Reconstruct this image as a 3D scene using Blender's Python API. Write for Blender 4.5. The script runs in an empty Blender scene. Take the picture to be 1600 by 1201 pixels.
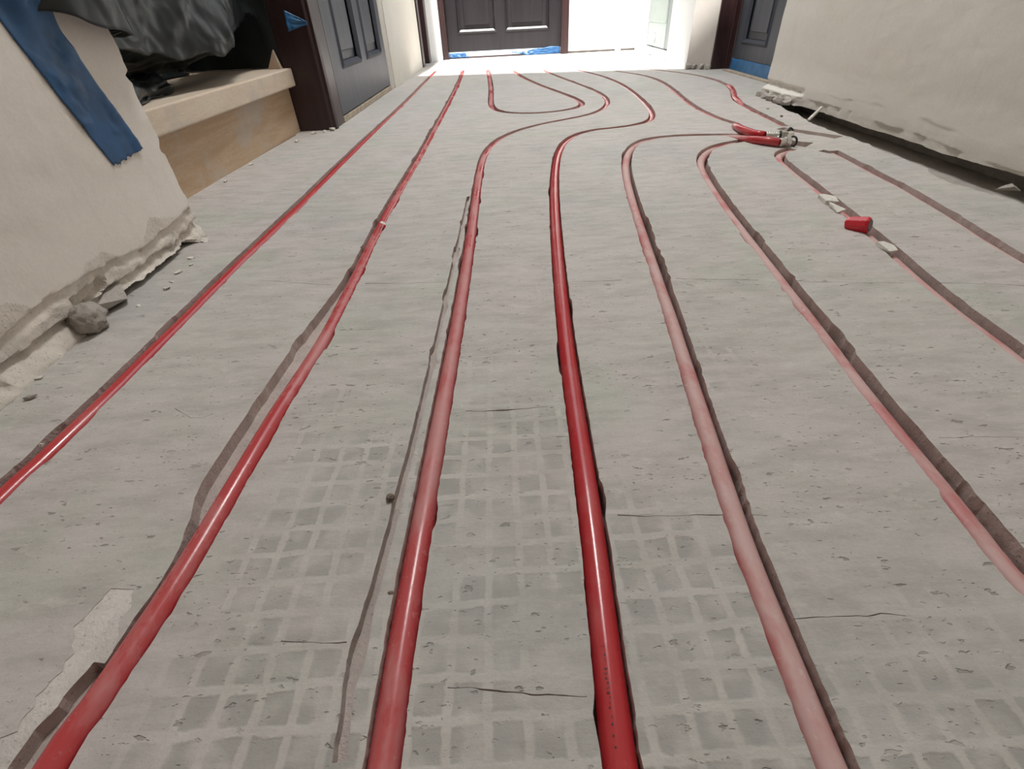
import bpy, bmesh, math, random
from mathutils import Vector, Matrix, noise
from mathutils.geometry import delaunay_2d_cdt

S = bpy.context.scene
C = S.collection
random.seed(7)

# ---------------------------------------------------------------- camera, light, exposure
cam = bpy.data.cameras.new('camera'); cam.lens = 17.03; cam.sensor_width = 36; cam.sensor_fit = 'HORIZONTAL'
cam.clip_start = 0.01
cam_ob = bpy.data.objects.new('camera', cam); C.objects.link(cam_ob)
cam_ob.matrix_world = Matrix(((0.998651, 0.051932, 0.0, 0), (-0.032098, 0.617247, -0.786114, 0),
                              (-0.040824, 0.785053, 0.618081, 0.28), (0, 0, 0, 1)))
S.camera = cam_ob
S.view_settings.view_transform = 'Standard'; S.view_settings.look = 'None'
S.view_settings.gamma = 1; S.view_settings.use_curve_mapping = False
S.view_settings.exposure = 0.12

w = bpy.data.worlds.new('daylight'); S.world = w; w.use_nodes = True
bg = w.node_tree.nodes['Background']; bg.inputs[0].default_value = (0.82, 0.93, 1.0, 1); bg.inputs[1].default_value = 1.9

SUN_DIR = Vector((0.03, 0.27, -0.95)).normalized()
sun = bpy.data.lights.new('sun', 'SUN'); sun.energy = 14; sun.angle = math.radians(1.2); sun.color = (1.0, 0.985, 0.96)
sun_ob = bpy.data.objects.new('sun', sun); C.objects.link(sun_ob)
sun_ob.rotation_euler = SUN_DIR.to_track_quat('-Z', 'Y').to_euler(); sun_ob.location = (-1, 1, 5)

CEIL = 2.45
lamp = bpy.data.lights.new('added_ceiling_lamp', 'AREA'); lamp.shape = 'DISK'; lamp.size = 0.5; lamp.energy = 30
lamp.color = (1.0, 0.98, 0.965)
lamp_ob = bpy.data.objects.new('added_ceiling_lamp', lamp); C.objects.link(lamp_ob); lamp_ob.location = (0.15, 1.65, CEIL - 0.075)  # added lamp, out of view, to light the near floor

# ---------------------------------------------------------------- helpers
def tag(o, label=None, cat=None, group=None, kind=None):
    if label: o['label'] = label
    if cat: o['category'] = cat
    if group: o['group'] = group
    if kind: o['kind'] = kind
    return o

def empty(name, loc=(0, 0, 0), **k):
    o = bpy.data.objects.new(name, None); C.objects.link(o); o.location = loc; o.empty_display_size = .03
    return tag(o, **k)

def mesh(name, V, F, mat, parent=None, smooth=False, **k):
    me = bpy.data.meshes.new(name); me.from_pydata([tuple(v) for v in V], [], F); me.validate(); me.update()
    for m in (mat if isinstance(mat, (list, tuple)) else [mat]): me.materials.append(m)
    o = bpy.data.objects.new(name, me); C.objects.link(o)
    if parent:
        o.parent = parent
        l = parent.location
        if l.length: me.transform(Matrix.Translation(-l))
    if smooth:
        for p in me.polygons: p.use_smooth = True
    return tag(o, **k)

class MB:
    def __init__(s): s.V = []; s.F = []
    def add(s, V, F):
        n = len(s.V); s.V += [Vector(v) for v in V]; s.F += [tuple(i + n for i in f) for f in F]; return s
    def box(s, x0, x1, y0, y1, z0, z1):
        return s.add([(x0,y0,z0),(x1,y0,z0),(x1,y1,z0),(x0,y1,z0),(x0,y0,z1),(x1,y0,z1),(x1,y1,z1),(x0,y1,z1)],
                     [(0,3,2,1),(4,5,6,7),(0,1,5,4),(1,2,6,5),(2,3,7,6),(3,0,4,7)])
    def prism(s, poly, z0, z1):                       # poly in xy
        n = len(poly)
        V = [(x, y, z0) for x, y in poly] + [(x, y, z1) for x, y in poly]
        return s.add(V, [tuple(range(n))[::-1], tuple(range(n, 2*n))] + [(i, (i+1) % n, n+(i+1) % n, n+i) for i in range(n)])
    def frame(s, M, rect, w, h):                      # mitred sloping moulding round an opening; M maps (u,v,n)
        u0, u1, v0, v1 = rect
        o = [(u0,v0),(u1,v0),(u1,v1),(u0,v1)]; i_ = [(u0+w,v0+w),(u1-w,v0+w),(u1-w,v1-w),(u0+w,v1-w)]
        m = [(u0+w*.45,v0+w*.45),(u1-w*.45,v0+w*.45),(u1-w*.45,v1-w*.45),(u0+w*.45,v1-w*.45)]
        V = [M(u, v, 0) for u, v in o] + [M(u, v, h) for u, v in m] + [M(u, v, -h) for u, v in i_]
        F = []
        for a in (0, 4):
            for k in range(4): F.append((a+k, a+(k+1) % 4, a+4+(k+1) % 4, a+4+k))
        return s.add(V, F)
    def tube(s, pts, r, n=16, cap=True):
        P = [Vector(p) for p in pts]; N = len(P); V = []; F = []
        up = Vector((0, 0, 1))
        for i, p in enumerate(P):
            t = (P[min(i+1, N-1)] - P[max(i-1, 0)]).normalized()
            a = t.cross(up)
            if a.length < 1e-4: a = t.cross(Vector((0, 1, 0)))
            a.normalize(); b = a.cross(t).normalized()
            rr = r[i] if isinstance(r, (list, tuple)) else r
            for k in range(n):
                q = 2*math.pi*k/n; V.append(p + a*math.cos(q)*rr + b*math.sin(q)*rr)
        for i in range(N-1):
            for k in range(n): F.append((i*n+k, i*n+(k+1) % n, (i+1)*n+(k+1) % n, (i+1)*n+k))
        if cap: F += [tuple(range(n))[::-1], tuple(range((N-1)*n, N*n))]
        return s.add(V, F)
    def torus(s, c, ax, R, r, n=24, m=10):
        c = Vector(c); ax = Vector(ax).normalized(); a = ax.orthogonal().normalized(); b = ax.cross(a)
        V = []; F = []
        for i in range(n):
            q = 2*math.pi*i/n; d = a*math.cos(q) + b*math.sin(q)
            for k in range(m):
                w_ = 2*math.pi*k/m; V.append(c + d*(R + r*math.cos(w_)) + ax*(r*math.sin(w_)))
        for i in range(n):
            for k in range(m): F.append((i*m+k, ((i+1) % n)*m+k, ((i+1) % n)*m+(k+1) % m, i*m+(k+1) % m))
        return s.add(V, F)
    def build(s, name, mat, parent=None, bevel=0, smooth=False, seg=2, **k):
        o = mesh(name, s.V, s.F, mat, parent, smooth, **k)
        if bevel:
            m = o.modifiers.new('bevel', 'BEVEL'); m.width = bevel; m.segments = seg; m.limit_method = 'ANGLE'; m.angle_limit = math.radians(40)
        return o

def fbm(x, y, z=0., o=4):
    return noise.fractal(Vector((x, y, z)), 1.0, 2.0, o)      # roughly -1..1
def sm(a, b, x):
    t = min(1, max(0, (x-a)/(b-a))); return t*t*(3-2*t)

def catmull(P, ds):
    P = [Vector(p) for p in P]; Q = [P[0]*2 - P[1]] + P + [P[-1]*2 - P[-2]]
    out = []
    for i in range(1, len(Q)-2):
        p0, p1, p2, p3 = Q[i-1:i+3]
        n = max(1, int((p2-p1).length/ds))
        for k in range(n):
            t = k/n
            out.append(.5*((2*p1) + (p2-p0)*t + (2*p0-5*p1+4*p2-p3)*t*t + (3*p1-p0-3*p2+p3)*t**3))
    out.append(P[-1]); return out
def resample(P, step):                                # step may be a function of y
    L = [P[0]]; acc = 0
    for a, b in zip(P, P[1:]):
        acc += (b-a).length
        if acc >= step(b.y): L.append(b); acc = 0
    if (L[-1]-P[-1]).length > 1e-3: L.append(P[-1])
    return L
def smoothp(P, n=3):
    for _ in range(n): P = [P[0]] + [(P[i-1]+P[i]*2+P[i+1])/4 for i in range(1, len(P)-1)] + [P[-1]]
    return P

# ---------------------------------------------------------------- materials
class NT:
    def __init__(s, name):
        s.m = bpy.data.materials.new(name); s.m.use_nodes = True; s.t = s.m.node_tree; s.b = s.t.nodes['Principled BSDF']
        s.co = s.t.nodes.new('ShaderNodeTexCoord').outputs['Object']
    def n(s, ty, **k):
        d = s.t.nodes.new(ty)
        for a, v in k.items(): setattr(d, a, v)
        return d
    def L(s, a, b): s.t.links.new(a, b)
    def put(s, sock, v):
        if hasattr(v, 'is_output'): s.L(v, sock)
        elif isinstance(v, (tuple, list)) and len(v) == 3 and sock.type == 'RGBA': sock.default_value = (*v, 1)
        else: sock.default_value = v
    def map(s, scale=(1, 1, 1), rot=(0, 0, 0), src=None, loc=(0, 0, 0)):
        d = s.n('ShaderNodeMapping'); s.L(src or s.co, d.inputs[0]); d.inputs['Scale'].default_value = scale
        d.inputs['Rotation'].default_value = rot; d.inputs['Location'].default_value = loc; return d.outputs[0]
    def noise(s, scale, det=4, rough=.55, vec=None, dist=0., out=0):
        d = s.n('ShaderNodeTexNoise'); s.L(vec or s.co, d.inputs['Vector']); d.inputs['Scale'].default_value = scale
        d.inputs['Detail'].default_value = det; d.inputs['Roughness'].default_value = rough; d.inputs['Distortion'].default_value = dist
        return d.outputs[out]
    def voro(s, scale, vec=None, feature='F1', rnd=1.):
        d = s.n('ShaderNodeTexVoronoi', feature=feature); s.L(vec or s.co, d.inputs['Vector'])
        d.inputs['Scale'].default_value = scale; d.inputs['Randomness'].default_value = rnd; return d
    def ramp(s, v, a, b, ca=0., cb=1.):               # smooth map range
        d = s.n('ShaderNodeMapRange', interpolation_type='SMOOTHSTEP'); s.put(d.inputs[0], v)
        for i, x in zip((1, 2, 3, 4), (a, b, ca, cb)): d.inputs[i].default_value = x
        return d.outputs[0]
    def M(s, op, a, b=0., c=None):
        d = s.n('ShaderNodeMath', operation=op); s.put(d.inputs[0], a); s.put(d.inputs[1], b)
        if c is not None: s.put(d.inputs[2], c)
        return d.outputs[0]
    def mix(s, f, a, b, mode='MIX'):
        d = s.n('ShaderNodeMix', data_type='RGBA', blend_type=mode); s.put(d.inputs[0], f); s.put(d.inputs[6], a); s.put(d.inputs[7], b)
        return d.outputs[2]
    def bump(s, h, strength=.5, dist=.001, prev=None):
        d = s.n('ShaderNodeBump'); d.inputs['Strength'].default_value = strength; d.inputs['Distance'].default_value = dist
        s.put(d.inputs['Height'], h)
        if prev: s.L(prev, d.inputs['Normal'])
        return d.outputs[0]
    def fin(s, col, rough=.8, nrm=None, spec=.5, metal=0.):
        s.put(s.b.inputs['Base Color'], col); s.put(s.b.inputs['Roughness'], rough); s.put(s.b.inputs['Metallic'], metal)
        s.b.inputs['Specular IOR Level'].default_value = spec
        if nrm: s.L(nrm, s.b.inputs['Normal'])
        return s.m

def concrete(name, base=(.55, .52, .485), tiles=True):
    m = NT(name)
    c = m.mix(m.ramp(m.noise(3.2, 4, .6), .38, .64), base, (.565, .52, .50))
    c = m.mix(m.ramp(m.noise(5.5, 5, .6, m.map(loc=(3, 7, 0))), .50, .68), c, (.50, .505, .445))
    c = m.mix(m.ramp(m.noise(2.1, 5, .65, m.map(loc=(9, 1, 0))), .50, .70), c, (.47, .465, .445))
    st = m.noise(34, 6, .7, m.map((.45, 1.5, 1)))                 # drawn-out trowel streaks
    c = m.mix(m.ramp(st, .38, .68, .0, .55), c, (.36, .34, .31))
    c = m.mix(m.ramp(m.noise(60, 5, .7, m.map((.6, 1.2, 1), loc=(5, 5, 5))), .54, .72, 0., .5), c, (.66, .63, .58))
    fine = m.noise(420, 5, .75)
    c = m.mix(m.ramp(fine, .3, .7, .16, 0.), c, (.25, .23, .21))
    # small dark pits, thinned by noise
    pit = m.M('MULTIPLY', m.ramp(m.noise(125, 3, .55, m.map((.55, 1.25, 1))), .645, .695), m.ramp(m.noise(9, 3), .40, .54))
    pit2 = m.M('MULTIPLY', m.ramp(m.noise(260, 3, .55, m.map((.6, 1.25, 1), loc=(2, 4, 0))), .64, .69), m.ramp(m.noise(16, 3, vec=m.map(loc=(1, 8, 0))), .44, .56))
    pits = m.M('MAXIMUM', pit, m.M('MULTIPLY', pit2, .8))
    c = m.mix(m.M('MULTIPLY', pits, .52), c, (.15, .135, .115))
    h = m.M('ADD', m.M('MULTIPLY', st, .9), m.M('MULTIPLY', fine, .35))
    h = m.M('SUBTRACT', h, m.M('MULTIPLY', pits, .9))
    if tiles:                                                      # ghost of a torn-up 20 mm mosaic: sunk squares, raised joints
        sep = m.n('ShaderNodeSeparateXYZ'); wv = m.n('ShaderNodeVectorMath', operation='ADD')
        ns = m.n('ShaderNodeVectorMath', operation='SCALE'); m.L(m.noise(28, 2, out=1), ns.inputs[0]); ns.inputs['Scale'].default_value = .0045
        m.L(m.co, wv.inputs[0]); m.L(ns.outputs[0], wv.inputs[1]); m.L(wv.outputs[0], sep.inputs[0])
        edgen = m.noise(150, 3, .6, m.map(loc=(6, 6, 6)))
        def cell(ax, off):
            f = m.M('FRACT', m.M('ADD', m.M('DIVIDE', ax, .0199), off))
            d = m.M('ADD', m.M('ABSOLUTE', m.M('SUBTRACT', f, .5)), m.M('MULTIPLY', m.M('SUBTRACT', edgen, .5), .16))
            return m.ramp(d, .33, .43, 1, 0)
        g = m.M('MULTIPLY', cell(sep.outputs[0], 10.94), cell(sep.outputs[1], 10.50))
        near = m.M('ADD', m.ramp(sep.outputs[1], .14, .60, .07, -.16), m.ramp(sep.outputs[0], -.02, -.26, .05, -.03))
        near = m.M('ADD', near, m.ramp(sep.outputs[0], .06, .16, 0., -.06))
        fld = m.M('ADD', m.noise(7.5, 3, .5, m.map((1, .8, 1), loc=(4.2, 1.1, 0))), near)
        msk = m.ramp(fld, .50, .68)
        pw = m.ramp(m.noise(45, 1, .5, m.map(loc=(0, 3, 1))), .38, .58, .22, 1.)
        gm = m.M('MULTIPLY', m.M('MULTIPLY', g, msk), pw)
        c = m.mix(m.M('MULTIPLY', gm, .72), c, (.335, .325, .30))
        jm = m.M('MULTIPLY', m.M('SUBTRACT', 1., g), msk)
        c = m.mix(m.M('MULTIPLY', jm, .20), c, (.60, .58, .54))
        h = m.M('SUBTRACT', h, m.M('MULTIPLY', gm, .45))
    nb = m.bump(h, .75, .0012)
    nb = m.bump(m.noise(9, 4, .6), .5, .006, nb)
    return m.fin(c, m.ramp(m.noise(6, 3), .3, .7, .62, .85), nb, .35)

def plaster(name, a, b, rough_bump=.5):
    m = NT(name)
    c = m.mix(m.ramp(m.noise(2.6, 4, .6), .36, .66), a, b)
    c = m.mix(m.ramp(m.noise(14, 5, .65, m.map((1, 1.6, .6))), .52, .75, 0, .30), c, tuple(x*.80 for x in a))
    c = m.mix(m.ramp(m.noise(260, 4, .7), .35, .65, .09, 0), c, tuple(x*.5 for x in a))
    h = m.M('ADD', m.noise(24, 5, .6, m.map((1, .5, 1.4))), m.M('MULTIPLY', m.noise(330, 3), .12))
    return m.fin(c, .82, m.bump(h, rough_bump, .0018), .3)

def broken(name, col=(.47, .43, .37)):
    m = NT(name)
    c = m.mix(m.ramp(m.noise(26, 5, .65), .35, .68), col, tuple(x*1.22 for x in col))
    v = m.voro(210); c = m.mix(m.ramp(v.outputs['Distance'], .10, .24, .45, 0), c, tuple(x*.4 for x in col))
    h = m.M('ADD', m.noise(95, 6, .7), m.M('MULTIPLY', m.noise(420, 4, .7), .4))
    return m.fin(c, .9, m.bump(h, .9, .0022), .2)

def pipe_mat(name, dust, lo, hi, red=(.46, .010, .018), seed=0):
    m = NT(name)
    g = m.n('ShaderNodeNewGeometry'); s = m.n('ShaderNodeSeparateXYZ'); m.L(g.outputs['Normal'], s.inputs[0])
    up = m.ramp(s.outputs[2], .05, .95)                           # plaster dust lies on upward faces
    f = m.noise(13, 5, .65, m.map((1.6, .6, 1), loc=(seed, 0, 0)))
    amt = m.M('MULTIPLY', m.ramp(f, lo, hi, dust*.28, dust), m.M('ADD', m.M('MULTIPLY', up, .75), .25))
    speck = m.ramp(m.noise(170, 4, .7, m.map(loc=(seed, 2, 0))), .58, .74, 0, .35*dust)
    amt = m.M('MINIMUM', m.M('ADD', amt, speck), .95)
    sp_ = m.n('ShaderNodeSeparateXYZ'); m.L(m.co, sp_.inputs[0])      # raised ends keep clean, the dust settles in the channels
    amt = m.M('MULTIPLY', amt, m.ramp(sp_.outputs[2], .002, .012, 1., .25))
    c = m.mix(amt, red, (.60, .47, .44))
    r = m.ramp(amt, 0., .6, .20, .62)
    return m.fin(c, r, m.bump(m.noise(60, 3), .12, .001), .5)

def simple(name, col, rough=.5, metal=0., var=.15, scale=20, bump=.0, spec=.5, bs=120, stretch=(1, 1, 1)):
    m = NT(name)
    c = m.mix(m.ramp(m.noise(scale, 4, .6, m.map(stretch)), .35, .68), col, tuple(max(0, x*(1-var)) for x in col))
    return m.fin(c, rough, m.bump(m.noise(bs, 4, .6, m.map(stretch)), bump, .001) if bump else None, spec, metal)

def wood(name, a, b, ax='y'):
    m = NT(name)
    st = (9, .9, 9) if ax == 'y' else (.9, 9, 9)
    f = m.noise(3.0, 6, .62, m.map(st), dist=1.4)
    c = m.mix(m.ramp(f, .34, .68), a, b)
    kn = m.voro(3.3, m.map((1, 1, 2.2), loc=(.3, .1, .2)))
    c = m.mix(m.ramp(kn.outputs['Distance'], .03, .10, .55, 0), c, (.22, .12, .06))
    c = m.mix(m.ramp(m.noise(70, 3, .6, m.map(st)), .4, .7, 0, .25), c, tuple(x*.62 for x in a))
    c = m.mix(m.ramp(m.noise(7, 5, .65), .50, .66, 0, .55), c, (.46, .43, .40))     # grey patches broken up by noise
    return m.fin(c, .62, m.bump(f, .3, .001), .35)

M_floor = concrete('concrete_screed')
M_cut = broken('sawn_concrete', (.50, .435, .40))
M_mortar = broken('rough_pale_mortar', (.585, .55, .515))
M_left = plaster('left_plaster', (.765, .71, .645), (.79, .745, .69))
M_right = plaster('right_plaster', (.725, .68, .61), (.765, .735, .675))
M_brk = broken('broken_render', (.64, .59, .525))
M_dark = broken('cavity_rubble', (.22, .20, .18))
M_rubble = broken('channel_rubble', (.40, .37, .335))
M_white = plaster('white_paint', (.80, .81, .80), (.83, .84, .83), .25)
M_cream = plaster('cream_plaster', (.68, .64, .57), (.73, .70, .64), .35)
M_pillar = plaster('grey_beige_render', (.56, .515, .465), (.60, .56, .51), .35)
M_ceil = plaster('ceiling_paint', (.70, .69, .66), (.74, .73, .70), .2)
M_door = simple('dark_stained_wood', (.021, .017, .020), .36, 0, .35, 5, .25, .55, 90, (6, 6, .6))
M_doorg = simple('dark_wood_blue_sheen_tint', (.050, .056, .074), .42, 0, .3, 5, .25, .6, 90, (6, 6, .6))  # dark wood, base made bluer to hold the glancing sheen
M_frame = simple('mahogany_frame', (.040, .018, .018), .34, 0, .35, 6, .25, .5, 90, (6, 6, .6))
M_tape = simple('blue_masking_tape', (.018, .092, .23), .5, 0, .30, 26, .35, .45, 60)
M_tape2 = simple('bright_blue_film', (.03, .15, .34), .38, 0, .30, 30, .4, .5, 60)
M_poly = simple('black_polythene', (.011, .015, .015), .38, 0, .3, 12, .25, .45, 45)
M_tread = wood('pine_tread', (.62, .50, .385), (.68, .585, .47))
M_riser = wood('orange_pine_riser', (.47, .325, .205), (.55, .41, .28))
M_sill = simple('dusty_threshold_wood', (.46, .38, .29), .7, 0, .3, 30, .4)
M_chrome = simple('nickel_plated_brass', (.80, .79, .76), .16, 1, .1, 40)
M_rubber = simple('black_rubber', (.012, .012, .013), .45, 0, .2, 40)
M_chip = broken('white_mortar_chip', (.68, .65, .59))
M_peb = broken('brown_pebble', (.20, .155, .125))
M_rock = broken('grey_rubble', (.34, .31, .275))
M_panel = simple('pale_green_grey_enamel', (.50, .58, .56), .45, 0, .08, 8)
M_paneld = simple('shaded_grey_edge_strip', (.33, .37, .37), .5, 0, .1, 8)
M_redpl = simple('glossy_red_plastic', (.62, .02, .035), .2, 0, .1, 60)
M_ink = simple('black_ink', (.03, .008, .01), .5, 0, .1, 60)

PATHS = {
 'p1': [(-0.398,0.249),(-0.394,0.295),(-0.392,0.327),(-0.392,0.365),(-0.39,0.402),(-0.391,0.454),(-0.389,0.512),(-0.391,0.571),(-0.39,0.646),(-0.386,0.732),(-0.385,0.798),(-0.383,0.897),(-0.375,1.034),(-0.377,1.216),(-0.373,1.421),(-0.37,1.627),(-0.352,1.926),(-0.341,2.38),(-0.347,2.864),(-0.333,3.051),(-0.329,3.234)],
 'p2': [(-0.232,0.078),(-0.228,0.099),(-0.225,0.124),(-0.223,0.144),(-0.22,0.163),(-0.219,0.179),(-0.216,0.229),(-0.214,0.284),(-0.213,0.317),(-0.212,0.351),(-0.21,0.382),(-0.204,0.437),(-0.204,0.494),(-0.205,0.565),(-0.204,0.625),(-0.206,0.701),(-0.207,0.787),(-0.206,0.887),(-0.204,1.0),(-0.196,1.113),(-0.193,1.268),(-0.19,1.521),(-0.184,1.84),(-0.172,2.266),(-0.173,2.923),(-0.178,3.163)],
 'p3': [(-0.071,0.071),(-0.071,0.098),(-0.071,0.131),(-0.07,0.17),(-0.068,0.207),(-0.067,0.25),(-0.065,0.303),(-0.062,0.369),(-0.059,0.455),(-0.056,0.57),(-0.051,0.73),(-0.049,0.974),(-0.048,1.11),(-0.043,1.237),(-0.03,1.331),(-0.009,1.405),(0.029,1.476),(0.067,1.526),(0.112,1.579),(0.182,1.618),(0.259,1.648),(0.307,1.699),(0.352,1.778),(0.391,1.894),(0.406,2.034),(0.385,2.19),(0.348,2.375),(0.306,2.589),(0.268,2.809),(0.242,2.995)],
 'p4': [(0.042,0.066),(0.043,0.086),(0.044,0.108),(0.046,0.134),(0.048,0.164),(0.05,0.199),(0.052,0.242),(0.054,0.294),(0.056,0.36),(0.06,0.444),(0.067,0.556),(0.079,0.713),(0.095,0.95),(0.117,1.12),(0.134,1.23),(0.156,1.338),(0.192,1.428),(0.251,1.471),(0.309,1.474),(0.372,1.475),(0.419,1.507),(0.458,1.573),(0.48,1.671),(0.494,1.822),(0.511,2.029),(0.524,2.346),(0.517,2.547),(0.454,2.752),(0.409,2.916)],
 'ploop': [(-0.044,3.164),(-0.028,2.681),(-0.019,2.376),(-0.024,2.149),(-0.028,1.986),(-0.023,1.879),(-0.004,1.812),(0.043,1.763),(0.12,1.741),(0.197,1.753),(0.254,1.795),(0.291,1.846),(0.307,1.907),(0.29,2.012),(0.244,2.189),(0.189,2.376),(0.142,2.587),(0.109,2.853),(0.089,3.037)],
 'p5': [(0.139,0.062),(0.139,0.082),(0.142,0.104),(0.143,0.129),(0.143,0.159),(0.148,0.193),(0.152,0.235),(0.158,0.286),(0.167,0.35),(0.178,0.432),(0.192,0.542),(0.207,0.696),(0.236,0.925),(0.251,1.03),(0.276,1.153),(0.303,1.244),(0.334,1.297),(0.371,1.331),(0.424,1.348),(0.495,1.339),(0.569,1.321),(0.603,1.306)],
 'p6': [(0.299,0.149),(0.302,0.171),(0.303,0.198),(0.306,0.221),(0.308,0.244),(0.309,0.268),(0.312,0.3),(0.315,0.333),(0.324,0.389),(0.329,0.428),(0.333,0.468),(0.338,0.517),(0.345,0.565),(0.35,0.604),(0.357,0.678),(0.369,0.777),(0.386,0.9),(0.405,1.015),(0.42,1.086),(0.442,1.147),(0.474,1.2),(0.515,1.229),(0.561,1.252),(0.609,1.262)],
 'p7': [(0.482,0.355),(0.486,0.377),(0.487,0.409),(0.489,0.443),(0.493,0.485),(0.501,0.538),(0.519,0.608),(0.531,0.697),(0.546,0.783),(0.556,0.856),(0.564,0.92),(0.573,0.983),(0.583,1.053),(0.59,1.1),(0.608,1.13),(0.63,1.148),(0.651,1.155)],
 'p8': [(0.652,0.551),(0.657,0.595),(0.665,0.645),(0.677,0.708),(0.692,0.779),(0.702,0.853),(0.71,0.957),(0.718,1.062),(0.722,1.117)],
 'p9': [(0.743,1.38),(0.747,1.438),(0.757,1.549),(0.766,1.676),(0.77,1.772),(0.789,1.846),(0.822,1.921),(0.864,2.015),(0.886,2.128),(0.895,2.238),(0.896,2.341),(0.889,2.48),(0.837,2.604),(0.763,2.747),(0.712,2.86)],
 'p10': [(0.641,1.44),(0.628,1.498),(0.617,1.569),(0.612,1.666),(0.625,1.819),(0.655,2.026),(0.679,2.207),(0.7,2.424),(0.676,2.55),(0.631,2.672),(0.577,2.778)],
 'cut': [(-0.063,0.929),(-0.069,0.703),(-0.075,0.581),(-0.076,0.474),(-0.08,0.397),(-0.081,0.364),(-0.082,0.329),(-0.085,0.289),(-0.085,0.251),(-0.089,0.236),(-0.089,0.195),(-0.089,0.163),(-0.094,0.146),(-0.095,0.128),(-0.094,0.111),(-0.094,0.094),(-0.092,0.073)],
}

# ---------------------------------------------------------------- floor: slab with sawn pipe channels
def extend(P, y=-1.45):                                # carry a run straight on behind the viewpoint
    a, b = P[0], P[min(6, len(P)-1)]
    d = (a-b).normalized(); d.x *= .35; d.normalize()
    n = int((a.y-y)/.12); return [a + d*(.12*(n-i)) for i in range(n)] + P
CL = {}
for k, p in PATHS.items():
    P = smoothp([Vector((x, y, 0)) for x, y in p], 2)
    if k in ('p2', 'p3', 'p4', 'p5', 'p6', 'p7', 'p8', 'p1'): P = extend(P)
    CL[k] = catmull(P, .0022)

def band(P, wl, wr, jag, seed, step=lambda y: .0024 if 0 < y < .45 else .0045 if 0 < y < .9 else .012, y0=-1.5):
    Q = [p for p in resample(P, step)]
    L = []; R_ = []
    n = len(Q)
    for i, p in enumerate(Q):
        t = (Q[min(i+2, n-1)] - Q[max(i-2, 0)]).normalized(); nx = Vector((t.y, -t.x, 0))      # to the right of travel
        def jg(side):
            v = jag*.45*fbm(p.x*50+side*9+seed, p.y*50, seed) + jag*.40*fbm(p.x*210+side*9, p.y*210, seed, 3)
            c_ = fbm(p.x*14+side*31+seed, p.y*14, 3.3)
            return v + (jag*1.8*sm(.33, .6, c_))                    # occasional chipped-out bite
        a = wl(p) if callable(wl) else wl; b = wr(p) if callable(wr) else wr
        L.append(p - nx*(a + jg(0))); R_.append(p + nx*(b + jg(1)))
    return [(v.x, v.y) for v in L] + [(v.x, v.y) for v in reversed(R_)]

REG = []      # (polygon, depth, material index)
def far_w(base, far): return lambda p: base + (far-base)*sm(1.2, 2.0, p.y)
W = .0108
REG.append((band(CL['p1'], far_w(.0125, .010), far_w(.0095, .008), .0012, 1), .024, 1))
REG.append((band(CL['p2'], W, .0092, .0016, 2), .024, 1))
REG.append((band(CL['p3'], .0090, .0093, .0013, 3), .024, 1))
REG.append((band(CL['p4'], .0094, .0096, .0011, 4), .024, 1))
REG.append((band(CL['p5'], .0094, lambda p: .0104+.0016*sm(.25, .6, p.y), .0015, 5), .026, 1))
REG.append((band(CL['p6'], .0100, .0128, .0015, 6), .027, 1))
REG.append((band(CL['p7'], .0100, .0128, .0016, 7), .028, 1))
REG.append((band(CL['p8'], .0105, .0110, .0016, 8), .028, 1))
REG.append((band(CL['p9'], .0105, .0105, .0016, 9), .026, 1))
REG.append((band(CL['p10'], .0100, .0105, .0015, 10), .026, 1))
REG.append((band(CL['ploop'], .0115, .0105, .0012, 11), .026, 1))
# second saw cut left of the third run
REG.append((band(CL['cut'], lambda p: .0025+.0012*sm(.5, .3, p.y), .0028, .0012, 12), .008, 1))
# shallow miss-cut on the left of the second run
off = [Vector((p.x-.0165+.006*sm(.42, .62, p.y)+.010*sm(.26, .19, p.y), p.y, 0)) for p in CL['p2'] if .185 < p.y < .63]
REG.append((band(off, lambda p: .0085*sm(.185, .25, p.y)*sm(.64, .45, p.y)+.002, .011, .0014, 13), .012, 1))
off = [Vector((p.x-.0135, p.y, 0)) for p in CL['p2'] if -.1 < p.y < .125]
REG.append((band(off, lambda p: .006*sm(.125, .09, p.y)+.0015, .010, .0014, 14), .010, 1))
# rough pale mortar strips and worn patches (flush, other surface)
P = [Vector((p.x+.0085-.002*sm(.3, .1, p.y), p.y, 0)) for p in CL['cut'] if p.y < .62]
REG.append((band(P, lambda p: .006*sm(.62, .5, p.y), lambda p: .010*sm(.62, .5, p.y), .003, 15), .0005, 2))
P = [Vector((p.x-.007, p.y, 0)) for p in CL['cut'] if p.y < .36]
REG.append((band(P, lambda p: .0075*sm(.36, .27, p.y), lambda p: .006*sm(.36, .27, p.y), .007, 16), .0006, 2))
P = [Vector((p.x-.024, p.y, 0)) for p in CL['p2'] if .05 < p.y < .17]
REG.append((band(P, lambda p: .007*sm(.17, .115, p.y), lambda p: .013*sm(.175, .125, p.y), .010, 17), .0005, 2))
# pit under the fitting and a shallow washed-out hollow behind it
REG.append((band(catmull([Vector(v) for v in ((.60,1.262,0),(.64,1.235,0),(.675,1.20,0),(.70,1.175,0))], .01), .028, .022, .006, 18), .012, 1))
REG.append((band(catmull([Vector(v) for v in ((.72,1.36,0),(.755,1.30,0),(.80,1.23,0))], .01), .016, .016, .006, 19), .008, 1))
REG.append((band(catmull([Vector(v) for v in ((.700,1.125,0),(.713,1.10,0),(.722,1.09,0))], .004), .010, .010, .003, 20), .022, 1))
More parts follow.
